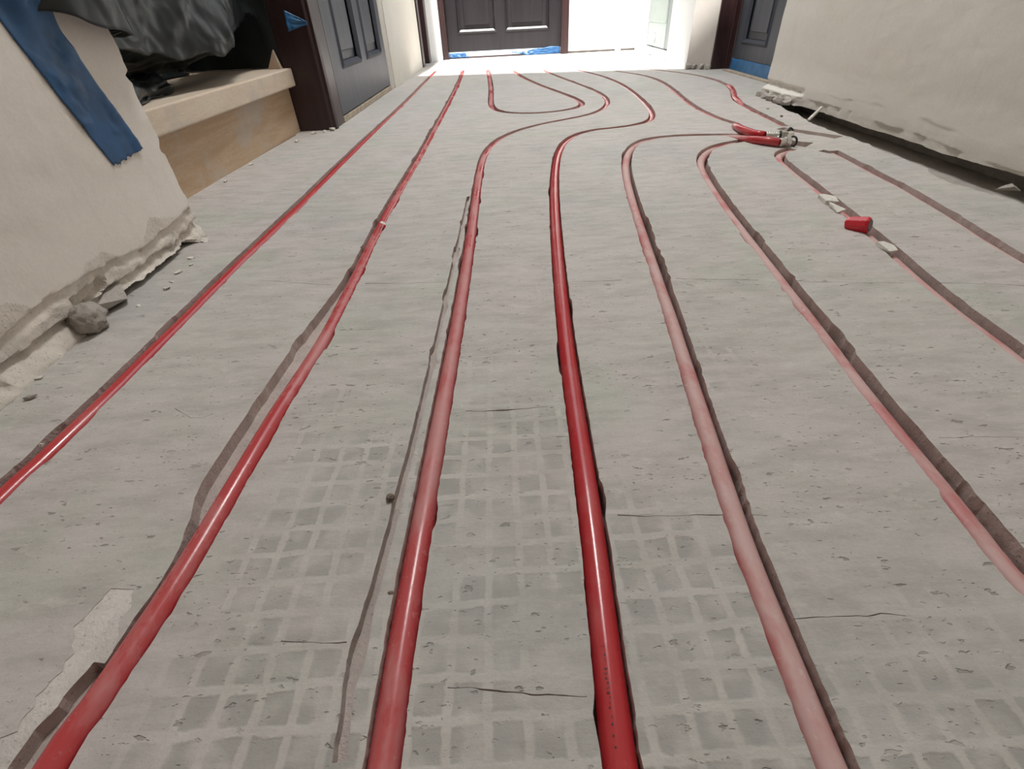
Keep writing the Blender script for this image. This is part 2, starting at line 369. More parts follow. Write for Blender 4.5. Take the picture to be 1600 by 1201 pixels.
# open channel at the foot of the right wall
tr = [(.899,1.80),(.881,1.719),(.859,1.554),(.835,1.40),(.826,1.31),(.831,1.187),(.826,1.068),(.816,.959),(.800,.857),(.815,.807),(.8315,.764),(.83,.6),(.825,.3),(.83,-.3),(.825,-1.45)]
trp = []
for a, b in zip(tr, tr[1:]):
    n = max(1, int((Vector(b)-Vector(a)).length/.008))
    for i in range(n):
        x = a[0]+(b[0]-a[0])*i/n; y = a[1]+(b[1]-a[1])*i/n
        trp.append((x + .006*fbm(x*30, y*30, 5) + .003*fbm(x*120, y*120, 5), y))
REG.append((trp + [(.985, -1.45), (.985, 1.80)], .034, 4))
# a shallower ledge of rubble along that channel
led = [(x-.012+.010*fbm(x*8, y*8, 9), y) for x, y in trp if y > .5 and y < 1.75]
REG.append((led + [(x+.03, y) for x, y in reversed([(x, y) for x, y in trp if .5 < y < 1.75])], .012, 4))
# dark gap at the foot of the step and of the left wall
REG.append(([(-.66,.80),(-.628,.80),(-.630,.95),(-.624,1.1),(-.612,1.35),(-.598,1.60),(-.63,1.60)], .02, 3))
def crack(pts, w, seed, d=.0022):
    P = catmull([Vector((x, y, 0)) for x, y in pts], .004)
    P = [Vector((p.x, p.y + .0022*fbm(p.x*25, p.y*25, seed) + .0007*fbm(p.x*110, 0, seed, 3), 0)) for p in P]
    REG.append((band(P, lambda p: max(.00004, .85*w*(.25+1.4*fbm(p.x*40, seed, 1))), .0003, .0003, seed, lambda y: .004), d, 1))
crack([(-.335,.612),(-.29,.601),(-.23,.588)], .0005, 31); crack([(-.185,.5855),(-.12,.579),(-.078,.577)], .0008, 32)
crack([(.082,.562),(.11,.559),(.145,.557)], .0008, 33); crack([(.212,.552),(.255,.546),(.31,.539)], .0010, 34)
crack([(.345,.533),(.38,.526),(.42,.519),(.47,.512)], .0006, 35); crack([(.502,.508),(.545,.502),(.60,.492)], .0008, 36)
crack([(-.042,.3215),(-.02,.3205),(.0,.321),(.03,.3215)], .0006, 37); crack([(-.139,.1312),(-.12,.1300),(-.101,.1288)], .0005, 38)
crack([(.068,.2043),(.10,.2020),(.14,.2005),(.168,.198)], .0003, 39); crack([(-.042,.1018),(-.02,.1005),(.006,.0985),(.03,.0965)], .0005, 40)
crack([(.15,.129),(.18,.1285),(.215,.127)], .0006, 42)
crack([(.33,.262),(.37,.258),(.40,.256)], .0003, 44)
crack([(-.31,.345),(-.285,.33),(-.27,.335)], .0003, 45); crack([(-.19,.47),(-.15,.468)], .0004, 46)

X0, X1, Y0, Y1 = -1.75, 1.75, -1.7, 4.3
V2 = []; polys = []
def addpoly(P):
    if sum(a[0]*b[1]-b[0]*a[1] for a, b in zip(P, P[1:]+P[:1])) < 0: P = P[::-1]
    n = len(V2); V2.extend(P); polys.append(list(range(n, n+len(P))))
addpoly([(X0, Y0), (X1, Y0), (X1, Y1), (X0, Y1)])
for P, d, mi in REG: addpoly([(min(max(x, X0+.01), X1-.01), min(max(y, Y0+.02), Y1-.02)) for x, y in P])
x = -.55
while x < .95:                                        # free points so that the slab can undulate
    y = .02
    while y < 1.6:
        V2.append((x + random.uniform(-.006, .006), y + random.uniform(-.006, .006))); y += .02
    x += .02
vo, eo, fo, _, _, orig = delaunay_2d_cdt([Vector(v) for v in V2], [], polys, 1, 1e-6)
def und(x, y):
    f = sm(.0, .1, y)
    return f*(.0010*fbm(x*7, y*7, 1) + .0005*fbm(x*26, y*26, 2, 3)) if -.6 < x < 1 and y < 1.7 else 0
V = []; VI = {}; F = []; MI = []
def vid(i, d):
    k = (i, d)
    if k not in VI:
        x, y = vo[i]; VI[k] = len(V); V.append((x, y, und(x, y) - d))
    return VI[k]
edge = {}
for f, og in zip(fo, orig):
    best = (0, 0)
    for q in og:
        if q > 0 and REG[q-1][1] > best[0]: best = (REG[q-1][1], REG[q-1][2])
    d, mi = best
    F.append(tuple(vid(i, d) for i in f)); MI.append(mi)
    for a, b in zip(f, f[1:]+f[:1]): edge.setdefault((min(a, b), max(a, b)), []).append((a, b, d, mi))
for e in edge.values():
    if len(e) == 2 and e[0][2] != e[1][2]:
        hi, lo = (e[0], e[1]) if e[0][2] < e[1][2] else (e[1], e[0])
        a, b, dh, dl = hi[0], hi[1], hi[2], lo[2]
        F.append((vid(b, dh), vid(a, dh), vid(a, dl), vid(b, dl))); MI.append(lo[3] if lo[3] != 0 else 1)
base = len(V)
V += [(X0, Y0, -.12), (X1, Y0, -.12), (X1, Y1, -.12), (X0, Y1, -.12), (X0, Y0, 0), (X1, Y0, 0), (X1, Y1, 0), (X0, Y1, 0)]
b = base
for q in ((b, b+3, b+2, b+1), (b, b+1, b+5, b+4), (b+1, b+2, b+6, b+5), (b+2, b+3, b+7, b+6), (b+3, b, b+4, b+7)): F.append(q); MI.append(0)
me = bpy.data.meshes.new('floor'); me.from_pydata(V, [], F)
for m in (M_floor, M_cut, M_mortar, M_dark, M_rubble): me.materials.append(m)
me.polygons.foreach_set('material_index', MI); me.update()
floor = bpy.data.objects.new('floor', me); C.objects.link(floor)
tag(floor, 'rough grey concrete floor with sawn channels and ghost squares of old mosaic', kind='structure')

# ---------------------------------------------------------------- pipes
GP = 'red underfloor heating pipes in the floor channels'
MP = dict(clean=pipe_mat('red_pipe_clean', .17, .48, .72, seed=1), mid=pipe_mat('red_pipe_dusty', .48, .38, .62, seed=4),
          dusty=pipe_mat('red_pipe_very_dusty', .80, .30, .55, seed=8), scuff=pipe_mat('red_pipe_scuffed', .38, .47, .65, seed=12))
RP = .0088
def pipe(key, z, mat, label, tail=None, dx=0):
    P = resample(CL[key], lambda y: .012 if y < 1.1 else .02)
    pts = []
    if key == 'p6': P = [p for p in P if not (p.x > .566 and p.y > 1.2)]
    for p in P:
        zz = z(p) if callable(z) else z
        pts.append((p.x+dx, p.y, zz + .0009*fbm(p.x*6, p.y*9, 7, 2)))
    if tail: pts = [q for q in pts if (Vector(q)-Vector(tail[0])).length > .03] + list(tail)
    o = MB().tube(pts, RP, 20).build('heating_pipe', MP[mat], smooth=True, label=label, cat='pipe', group=GP)
    o.data.polygons[-1].use_smooth = False; o.data.polygons[-2].use_smooth = False
    return o
pipe('p1', lambda p: -.0075-.005*sm(1.4, 2.4, p.y), 'clean', 'leftmost red heating pipe, running beside the left plaster wall and wooden step')
p2 = pipe('p2', lambda p: -.0085+.0045*sm(.50, .30, p.y), 'scuff', 'bright red heating pipe, second from the left, standing proud of its wide channel')
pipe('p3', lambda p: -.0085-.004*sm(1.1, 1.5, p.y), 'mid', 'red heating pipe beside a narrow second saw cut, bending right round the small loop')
p4 = pipe('p4', lambda p: -.0085-.004*sm(1.1, 1.5, p.y), 'clean', 'glossy clean red heating pipe with black printed marks, in the middle of the floor')
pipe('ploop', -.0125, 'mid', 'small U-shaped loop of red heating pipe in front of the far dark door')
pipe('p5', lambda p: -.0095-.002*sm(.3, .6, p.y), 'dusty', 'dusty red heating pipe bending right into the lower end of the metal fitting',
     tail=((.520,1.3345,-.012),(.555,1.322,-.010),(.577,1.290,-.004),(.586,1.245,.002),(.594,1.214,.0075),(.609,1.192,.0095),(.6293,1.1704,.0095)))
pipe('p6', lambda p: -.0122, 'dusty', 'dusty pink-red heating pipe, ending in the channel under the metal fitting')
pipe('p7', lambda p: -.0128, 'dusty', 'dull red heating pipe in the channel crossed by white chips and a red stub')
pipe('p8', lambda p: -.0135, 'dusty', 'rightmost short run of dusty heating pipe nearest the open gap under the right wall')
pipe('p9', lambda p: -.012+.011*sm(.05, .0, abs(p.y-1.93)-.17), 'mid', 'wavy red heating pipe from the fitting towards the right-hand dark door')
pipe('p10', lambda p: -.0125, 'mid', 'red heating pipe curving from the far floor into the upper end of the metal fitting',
     tail=((.627,1.497,-.012),(.634,1.44,-.010),(.622,1.405,.001),(.6093,1.365,.0075),(.603,1.31,.010),(.608,1.258,.0115),(.6197,1.225,.0135)))

# faded printed marks on the middle pipe (illegible in the photograph)
mk = MB(); pc = [p for p in resample(CL['p4'], lambda y: .0011) if .068 < p.y < .128]
for i, p in enumerate(pc[:-2]):
    if fbm(p.y*400, 3, 1) < -.25 or int(p.y*1000) % 13 in (5, 6): continue
    zc = -.0085+.0045*0; a0 = math.radians(100 + 3*fbm(p.y*300, 1, 1))
    for s in range(3):
        if random.random() < .35: continue
        a1 = a0 + s*.06; a2 = a1 + .05; r = RP + .00012
        y0 = p.y; y1 = p.y + .0008 + .0005*random.random()
        q = [(p.x + r*math.cos(a), y, -.0040 - .0045 + r*math.sin(a) + .0009*fbm(p.x*6, y*9, 7, 2)) for a, y in ((a1, y0), (a2, y0), (a2, y1), (a1, y1))]
        mk.add(q, [(0, 1, 2, 3)])
mk.build('printed_marking', M_ink, p4, label='row of tiny black printed marks')

# ---------------------------------------------------------------- manifold fitting
ft = empty('pipe_fitting', (.645, 1.215, 0), label='nickel-plated pipe fitting with black rings joining two red pipe ends on the floor', cat='pipe fitting')
def cyl(name, a, b, r, mat, n=20, **k):
    return MB().tube([a, b], r, n).build(name, mat, ft, bevel=.0008, **k)
u = Vector((.0205, -.0050, 0)).normalized()
A = Vector((.6197, 1.221, .0135))
cyl('compression_sleeve', A - u*.002, A + u*.026, .0095, M_chrome)
for i in range(4): MB().torus(A + u*(.004+.005*i), u, .0094, .0007).build('sleeve_ridge', M_chrome, ft, smooth=True)
cyl('nut', A + u*.030, A + u*.044, .0118, M_chrome, 6)
MB().torus(A + u*.0285, u, .0098, .0022).build('sealing_ring', M_rubber, ft, smooth=True, label='black rubber ring')
cyl('elbow_body', A + u*.040, A + u*.056 + Vector((0, 0, .001)), .0092, M_chrome)
B = Vector((.6293, 1.1704, .0100)); u2 = Vector((.03, .002, 0)).normalized()
cyl('compression_sleeve', B - u2*.003, B + u2*.012, .0092, M_chrome)
cyl('nut', B + u2*.010, B + u2*.022, .0112, M_chrome, 6)
cyl('elbow_body', B + u2*.018 + Vector((0, .004, 0)), A + u*.048 + Vector((0, -.004, 0)), .0086, M_chrome)
MB().torus(B + u2*.030, u2 + Vector((0, .25, 0)), .0100, .0022).build('sealing_ring', M_rubber, ft, smooth=True, label='black rubber ring')
MB().torus(A + u*.052 + Vector((.004, .012, .004)), Vector((.5, -.8, .4)), .0105, .0021).build('sealing_ring', M_rubber, ft, smooth=True, label='black rubber ring')
cyl('port', A + u*.046, A + u*.052 + Vector((.010, .030, -.004)), .0085, M_chrome)
cyl('nut', A + u*.050 + Vector((.008, .028, .002)), A + u*.052 + Vector((.013, .040, -.002)), .0100, M_chrome, 6)

# ---------------------------------------------------------------- debris
def hull(name, loc, size, seed, mat, n=9, rot=0, round_=False, **k):
    rnd = random.Random(seed); bm = bmesh.new()
    if round_:
        bmesh.ops.create_icosphere(bm, subdivisions=4, radius=.5)
        for v in bm.verts:
            d = v.co.normalized(); v.co = d*(.5 + .10*fbm(d.x*2+seed, d.y*2, d.z*2) + .05*fbm(d.x*7+seed, d.y*7, d.z*7))
    else:
        for _ in range(n):
            bm.verts.new((rnd.uniform(-.5, .5), rnd.uniform(-.5, .5), rnd.uniform(-.5, .5)))
        r = bmesh.ops.convex_hull(bm, input=bm.verts)
        bmesh.ops.delete(bm, geom=list({g for g in r['geom_interior'] + r['geom_unused'] if isinstance(g, bmesh.types.BMVert)}), context='VERTS')
    for v in bm.verts: v.co = Vector((v.co.x*size[0], v.co.y*size[1], v.co.z*size[2]))
    zmin = min(v.co.z for v in bm.verts)
    for v in bm.verts: v.co.z -= zmin
    bmesh.ops.rotate(bm, verts=bm.verts, cent=(0, 0, 0), matrix=Matrix.Rotation(rot, 3, 'Z'))
    bmesh.ops.recalc_face_normals(bm, faces=bm.faces)
    me = bpy.data.meshes.new(name); bm.to_mesh(me); bm.free(); me.materials.append(mat)
    o = bpy.data.objects.new(name, me); C.objects.link(o); o.location = loc
    if round_:
        for p in me.polygons: p.use_smooth = True
    return tag(o, **k)
hull('pebble', (-.0925, .2285, -.001), (.0062, .0062, .0050), 3, M_peb, round_=True, label='dark brown round pebble beside the narrow saw cut', cat='pebble')
hull('pebble', (-.0805, .1565, -.001), (.0042, .0028, .0018), 5, M_peb, round_=True, label='tiny brown pebble against the left edge of the middle-left red pipe', cat='pebble')
hull('rubble_stone', (-.4860, .5030, -.004), (.036, .046, .034), 11, M_rock, round_=True, rot=.5, label='rounded grey rubble stone lodged under the broken edge of the left wall', cat='stone')
hull('rubble_stone', (-.4940, .5580, .001), (.030, .056, .020), 12, M_rubble, n=26, rot=-.3, label='angular lump of render under the left wall, beyond the rounded stone', cat='stone')
hull('plaster_flake', (-.480, .770, -.0005), (.016, .014, .007), 13, M_chip, n=8, label='small pale plaster flake on the floor at the far corner of the left wall', cat='flake')
hull('mortar_chip', (-.1975, .797, .0035), (.010, .024, .007), 14, M_chip, n=8, rot=-.1, label='white chip resting on the second red pipe from the left', cat='mortar chip')
GW = 'pale mortar chips on the dull red pipe to the right'
hull('mortar_chip', (.5395, .806, -.0045), (.021, .040, .0130), 15, M_chip, n=40, rot=-.15, label='square white chip in the right-hand channel, farthest of the chips on that pipe', cat='mortar chip', group=GW)
hull('mortar_chip', (.5300, .758, -.0045), (.013, .055, .0130), 16, M_chip, n=18, rot=-.2, label='long white sliver in the right-hand channel just beyond the red stub', cat='mortar chip', group=GW)
hull('mortar_chip', (.5095, .607, -.0045), (.016, .038, .0120), 17, M_chip, n=26, rot=-.2, label='grey-white chip in the right-hand channel on the near side of the red stub', cat='mortar chip', group=GW)
hull('mortar_chip', (.1295, .1305, -.0028), (.0060, .0050, .0030), 18, M_chip, n=16, label='cream chip on the left edge of a dusty pipe, bottom right', cat='mortar chip')
hull('mortar_chip', (-.4030, .3060, -.0005), (.0060, .0050, .0030), 19, M_chip, n=10, label='small pale chip beside the near end of the leftmost red pipe', cat='mortar chip')
hull('mortar_chip', (-.4800, .4060, -.0005), (.011, .008, .004), 20, M_chip, n=12, label='flat pale chip at the near foot of the left wall, farther of two', cat='mortar chip')
hull('mortar_chip', (-.4630, .3740, -.0005), (.014, .008, .0045), 21, M_rock, n=14, label='greenish grey chip on the floor near the left wall, nearer of two', cat='mortar chip')
hull('plaster_flake', (.872, .838, -.012), (.052, .026, .010), 22, M_rubble, n=10, rot=.4, label='flat pale flake in the gap under the right wall near the picture edge', cat='flake')
ro = empty('pipe_offcut', (.520, .680, 0), label='short bright red plastic pipe stub sticking up from the right-hand channel', cat='pipe offcut')
o = MB().tube([(.507, .692, .002), (.509, .689, .004), (.522, .672, .0085), (.524, .670, .009)], [.0100, .0118, .0122, .0112], 8, True).build('sleeve', M_redpl, ro, bevel=.0015)
MB().tube([(.5238, .6702, .009), (.5246, .6692, .0093)], .0080, 12).build('sleeve_bore', M_frame, ro)
sp = MB().tube([(.833, 1.440, -.001), (.858, 1.466, .004), (.903, 1.512, .016)], [.0032, .0042, .0036], 8)
sp.build('wood_splinter', M_chip, label='thin white splinter bridging the gap under the right wall', cat='splinter')
k = 0
rnd = random.Random(4)
GC = 'crumbs of mortar along the foot of the walls'
LC = ['small pale crumb before the left wall foot, third from its far corner', 'smallest pale crumb before the left wall foot', 'long pale crumb before the left wall foot', 'pale crumb before the left wall foot, second from its far corner', 'pale crumb beside the angular lump under the left wall', 'pale crumb nearest the far corner of the left wall', 'grey-white crumb on the floor just short of the dark door post', 'largest white crumb at the corner of the dark door post', 'white crumb under the middle of the dark door post', 'white crumb at the left foot of the dark door post', 'pale crumb along the near part of the pine riser', 'pale crumb along the middle of the pine riser']
for (x, y, s) in ((-.452,.60,.008),(-.457,.62,.006),(-.462,.65,.009),(-.455,.675,.006),(-.463,.555,.006),(-.468,.70,.008),(-.565,1.50,.012),(-.50,1.635,.020),(-.52,1.62,.014),(-.545,1.60,.016),(-.60,1.12,.010),(-.598,1.26,.012)):
    hull('mortar_crumb', (x, y, -.0005), (s*1.3, s, s*.5), 40+k, M_chip, n=14, rot=rnd.random()*3,
         label=LC[k], cat='crumb', group=GC); k += 1
GR = 'broken mortar lumps at the end of the right wall'
for (x, y, s) in ((.888,1.846,.026),(.884,1.80,.028),(.880,1.755,.026),(.878,1.712,.030),(.882,1.672,.026)):
    hull('mortar_lump', (x, y, -.0005), (s*1.2, s*1.5, s*.62), 60+k, M_rubble, n=30, rot=rnd.random()*3,
         label='grey broken mortar lump under the right wall end, ' + ('farthest of five', 'second farthest of five', 'middle of five', 'second nearest of five', 'nearest of five')[k-12], cat='mortar lump', group=GR); k += 1
for (x, y, s) in ((.79, 1.50, .010), (.805, 1.62, .008), (.76, 1.56, .006)):
    hull('mortar_crumb', (x, y, -.0005), (s*1.2, s, s*.5), 80+k, M_peb, n=14, rot=rnd.random()*3,
         label='brown crumb between the fitting and the right wall, ' + ('nearest the wall gap', 'farthest from the viewer', 'nearest the wavy pipe')[k-17], cat='crumb', group='dark crumbs right of the fitting'); k += 1

# ---------------------------------------------------------------- plaster walls with a broken foot
def plaster_wall(name, x0, sg, y0, y1, xb, disp, zbf, yend, mats, zs, ys, hf, label):
    """front face near x0 facing sg; disp(y,z)->offset towards the room; zbf(y) bottom edge; yend(z) end edge; hf: height of the rough zone"""
    V = []; F = []; MI = []
    nz = len(zs); ny = len(ys)
    for y in ys:
        zb = zbf(y)
        for z in zs:
            zz = max(z, 0) if z > hf else zb + (hf-zb)*(z/hf)
            yy = y if y < y1-.02 else y + (yend(zz)-y1)*sm(y1-.02, y1, y)
            V.append((x0 + sg*disp(yy, zz), yy, zz))
    for i in range(ny-1):
        for j in range(nz-1):
            a = i*nz+j; q = (a, a+nz, a+nz+1, a+1)
            F.append(q if sg > 0 else q[::-1]); MI.append(1 if zs[j] < rough_h(ys[i], hf) else 0)
    def strip(idx, m, flip):
        n = len(V)
        for i in idx: V.append((xb, V[i][1], V[i][2]))
        for k_ in range(len(idx)-1):
            q = (idx[k_], n+k_, n+k_+1, idx[k_+1]); F.append(q[::-1] if flip else q); MI.append(m)
    strip([i*nz for i in range(ny)], 1, sg > 0)
    strip([i*nz+nz-1 for i in range(ny)], 0, sg < 0)
    strip([(ny-1)*nz+j for j in range(nz)], 1, sg > 0)
    strip(list(range(nz)), 0, sg < 0)
    me = bpy.data.meshes.new(name); me.from_pydata(V, [], F)
    for m in mats: me.materials.append(m)
    me.polygons.foreach_set('material_index', MI); me.update()
    for p in me.polygons: p.use_smooth = True
    me.set_sharp_from_angle(angle=math.radians(35))
    o = bpy.data.objects.new(name, me); C.objects.link(o)
    return tag(o, label, kind='structure')
def rough_h(y, hf): return hf*(.55 + .45*fbm(y*9, 2.2, hf*10))

def steps(a, b, n): return [a + (b-a)*i/n for i in range(n)]
H1 = lambda y: .050 + .012*fbm(y*8, 1.5, 0, 3) + .003*fbm(y*45, 0, 0, 3)
H2 = lambda y: .027 + .011*fbm(y*10+5, 4.5, 0, 3) + .003*fbm(y*60, 3, 0, 3)
def dl(y, z):
    d = .0015*fbm(y*4, z*4, 0) + .0006*fbm(y*18, z*24, 3)
    h1 = H1(y); h2 = H2(y)
    if z < .12:
        d += .004*sm(.12, .03, z)
        if z < h1: d += -.0045*sm(h1, h1-.0035, z) + .0012*fbm(y*60, z*90, 2)
        if z < h1-.008: d += .0040*sm(h1-.008, h1-.016, z)*(.5+fbm(y*14, 7, 2))
        if z < h2: d += -.010*sm(h2, h2-.004, z) + .0018*fbm(y*50, z*70, 6) + .016*sm(h2, 0, z)
        d += .010*sm(.03, 0, z)*sm(.5, .35, y)
        d -= .012*sm(.45, .6, fbm(y*13+3, z*20, 8) + .12)*sm(.05, .03, z)
    return d
def zbl(y):
    g = sm(.50, .54, y)*sm(.80, .73, y)
    b_ = .003 + .006*g*(1+.9*fbm(y*26, 9, 1)) if g > 0 else .0
    return max(-.004, b_*g + .003*fbm(y*30, 2, 2)*g - .004*(1-g))
def yel(z):
    n_ = .0035*fbm(3, z*30, 1) + .0012*fbm(1, z*140, 1)
    n_ -= .010*sm(.007, .002, abs(z-.224)) + .005*sm(.02, .0, abs(z-.206)) + .006*sm(.008, .003, abs(z-.134)) + .006*sm(.006, .002, abs(z-.052))
    return .790 + n_ + .006*sm(.05, .02, z)*(1 if z > .012 else .3)
zs = steps(0, .09, 40) + steps(.09, .32, 46) + steps(.32, 2.45, 12) + [2.45]
ys = steps(-1.6, .28, 20) + steps(.28, .79, 170) + [.79]
plaster_wall('wall_left', -.495, 1, -1.6, .79, -.615, dl, zbl, yel, (M_left, M_brk), zs, ys, .09, 'beige plaster wall on the left with broken render along its foot')
# dark rubble core behind the broken foot, clear of the front skin
MB().box(-.600, -.528, -1.5, .775, -.01, .03).build('trim_1', M_dark, kind='structure', label='dark masonry core behind the broken foot of the left wall')

def dr(y, z):
    d = .0020*fbm(y*3+7, z*4, 0) + .0006*fbm(y*16, z*22, 3)
    h1 = .050 + .012*fbm(y*4+2, 3.5, 0, 3); h2 = .020 + .010*fbm(y*5+9, 1.5, 0, 3)
    if z < .12:
        d += .004*sm(.10, .02, z)
        if z < h1: d += -.0016*sm(h1, h1-.006, z)*sm(.0, .4, fbm(y*6, 8, 4))
        if z < h2: d += (-.0045*sm(h2, h2-.004, z))*sm(-.1, .3, fbm(y*7, 4, 4)) + .0008*fbm(y*50, z*80, 6)
        if y > 1.62: d += sm(1.62, 1.66, y)*(.010*sm(.032, .020, z) + .003*fbm(y*40, z*60, 3)*sm(.05, .03, z) - .008*sm(.012, .004, abs(z-.036)))
    return d
def zbr(y): return .003 + .0035*fbm(y*9, 5, 3) + .0012*fbm(y*50, 5, 3) - .004*sm(1.62, 1.68, y) + .004*sm(1.0, .8, y)
def yer(z): return 1.880 + .0025*fbm(3, z*22, 6) + .0008*fbm(1, z*120, 1)
ys = steps(-1.6, .6, 20) + steps(.6, 1.88, 220) + [1.88]
plaster_wall('wall_right', .910, -1, -1.6, 1.88, 1.18, dr, zbr, yer, (M_right, M_right), zs, ys, .09, 'beige plaster wall on the right hanging over an open gap in the floor')

# ---------------------------------------------------------------- room shell
def wall(name, x0, x1, y0, y1, mat, z0=0, z1=CEIL, label=None): return MB().box(x0, x1, y0, y1, z0, z1).build(name, mat, kind='structure', label=label)
wall('wall_back', -1.75, 1.3, -1.72, -1.60, M_left, label='plaster wall behind the viewpoint')
wall('wall_stair', -1.62, -1.50, .5, 1.76, M_left, label='wall at the back of the stair opening')
MB().box(-1.5, -.615, .60, .70, 0, CEIL).build('wall_stair_side', M_left, kind='structure', label='side wall of the stair opening')
MB().box(-1.5, -.60, 1.76, 1.86, 0, CEIL).build('wall_stair_far', M_left, kind='structure', label='far side wall of the stair opening')
# left wall beyond the stair: over the door, then a stub with a small broken corner
MB().prism([(-.60, 1.66), (-.525, 1.66), (-.50, 2.56), (-.60, 2.56)], 2.06, CEIL).build('wall_left_lintel', M_cream, kind='structure', label='plaster over the left door')
def quad_wall(name, poly, mat, label, z0=0.0): return MB().prism(poly, z0, CEIL).build(name, mat, kind='structure', label=label)
quad_wall('wall_left_far', [(-.62, 2.575), (-.456, 2.575), (-.443, 2.64), (-.436, 3.05), (-.431, 3.44), (-.62, 3.44)], M_cream, 'cream plaster pier between the left door and the bright hall')
quad_wall('wall_left_end', [(-.62, 3.44), (-.47, 3.44), (-.47, 3.80), (-.414, 3.80), (-.343, 3.80), (-.343, 4.05), (-.62, 4.05)], M_white, 'white wall corner left of the far door')
# far wall
quad_wall('wall_far', [(.487, 3.90), (.935, 3.90), (.935, 4.05), (.487, 4.05)], M_white, 'white sunlit wall right of the far door', .012)
MB().box(.80, .835, 3.878, 3.90, .0, CEIL).build('trim_2', M_white, kind='structure', label='slim white pilaster on the far wall')
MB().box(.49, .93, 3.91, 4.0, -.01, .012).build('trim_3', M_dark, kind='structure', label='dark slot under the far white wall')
MB().box(-.36, .50, 3.90, 4.05, 2.06, CEIL).build('wall_far_lintel', M_white, kind='structure', label='white wall over the far door')
# right side: recessed wall, then pillar
quad_wall('wall_right_far', [(.935, 3.62), (1.18, 3.62), (1.18, 4.05), (.935, 4.05)], M_white, 'white wall return right of the pilaster')
quad_wall('wall_right_recess', [(.99, 3.13), (1.18, 3.13), (1.18, 3.62), (.99, 3.62)], M_white, 'white back of the shallow recess')
MB().box(.935, .99, 3.13, 3.62, 0, .040).build('trim_4', M_white, kind='structure', label='white plinth under the ribbed panel')
quad_wall('wall_right_pillar', [(.899, 2.700), (.993, 2.650), (1.18, 2.65), (1.18, 3.13), (.925, 3.13)], (M_pillar, ), 'pillar with a grey front and a side whitened to look sunlit')
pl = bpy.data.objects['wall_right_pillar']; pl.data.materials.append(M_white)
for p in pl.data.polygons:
    if p.normal.x < -.9: p.material_index = 1  # room-facing side takes white paint to carry the sunlit look
# broken plinth lumps at the pillar foot
for i, (x, y) in enumerate(((.908, 2.690), (.935, 2.676), (.962, 2.662), (.988, 2.650))):
    hull('mortar_lump', (x, y, -.0005), (.034, .022, .026), 90+i, M_rubble, n=20, rot=.4*i, label='grey mortar lump at the foot of the far right pillar, ' + ('leftmost of four', 'second from left', 'third from left', 'rightmost')[i], cat='mortar lump', group='mortar lumps at the pillar foot')
# right door zone
MB().box(1.00, 1.18, 1.88, 2.65, 2.06, CEIL).build('wall_right_lintel', M_right, kind='structure', label='plaster over the right-hand door')
# unseen ceiling over the near part, far edge slanted to shape the sun patch
k_ = CEIL/abs(SUN_DIR.z)*SUN_DIR.y
MB().prism([(-1.75, -1.75), (1.3, -1.75), (1.3, 2.60-k_), (-.43, 2.97-k_), (-1.75, 3.20-k_)], CEIL, CEIL+.12).build('ceiling', M_ceil, kind='structure', label='unseen ceiling, its far edge cut to shape the sun patch')

cl_ = empty('added_ceiling_light', (.15, 1.65, CEIL), label='added unseen round lamp lighting the near floor', cat='added light')  # unseen lamp body added around that light
MB().tube([(.15, 1.65, CEIL), (.15, 1.65, CEIL-.05)], .27, 40).build('housing', M_white, cl_, bevel=.006)

# ribbed panel in the recess
rp = empty('ribbed_panel', (.94, 3.38, .04), label='pale grey-green ribbed panel with a white round cap, in the recess beside the right pillar', cat='panel')
xs = .938
pm = MB(); n = 15
for i in range(n):
    y = 3.255 + .35*(i+.5)/n; pm.tube([(xs+.006, y, .158), (xs+.006, y, 1.7)], .0115, 10)
pm.build('rib_sheet', M_panel, rp, smooth=True)
MB().box(xs, xs+.02, 3.25, 3.615, .045, .158).build('lower_plate', M_panel, rp, bevel=.003)
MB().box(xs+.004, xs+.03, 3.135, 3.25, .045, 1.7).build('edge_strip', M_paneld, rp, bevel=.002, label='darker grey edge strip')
MB().tube([(xs, 3.47, .088), (xs-.014, 3.47, .088)], .030, 24).build('round_cap', M_white, rp, bevel=.004, label='white round cap')

# ---------------------------------------------------------------- doors
def door_leaf(root, M, u0, u1, z0, z1, panels, thick, mat, mat_in):
    """M(u, z, n) -> world; n points towards the viewer"""
    def slab(a0, a1, b0, b1, n0, n1):
        V = [M(a, b_, n_) for n_ in (n0, n1) for a, b_ in ((a0, b0), (a1, b0), (a1, b1), (a0, b1))]
        return V, [(0,3,2,1),(4,5,6,7),(0,1,5,4),(1,2,6,5),(2,3,7,6),(3,0,4,7)]
    us = sorted({p[0] for p in panels} | {p[1] for p in panels}); rows = sorted({(p[2], p[3]) for p in panels})
    mb = MB()
    mb.add(*slab(u0, us[0], z0, z1, -thick, 0)); mb.add(*slab(us[-1], u1, z0, z1, -thick, 0))
    zc = z0
    for r in rows:
        mb.add(*slab(us[0], us[-1], zc, r[0], -thick, 0)); zc = r[1]
    mb.add(*slab(us[0], us[-1], zc, z1, -thick, 0))
    for r in rows: mb.add(*slab(us[1], us[2], r[0], r[1], -thick, 0))
    mb.build('door_leaf', mat, root)
    for p in panels:
        q = MB(); q.add(*slab(p[0], p[1], p[2], p[3], -thick+.008, -.014))
        q.add(*slab(p[0]+.045, p[1]-.045, p[2]+.045, p[3]-.045, -.014, -.006))
        pn = q.build('door_panel', mat_in, root, bevel=.003)
        MB().frame(lambda a, b_, n_: M(a, b_, n_), p, .020, .006).build('panel_moulding', mat, root)
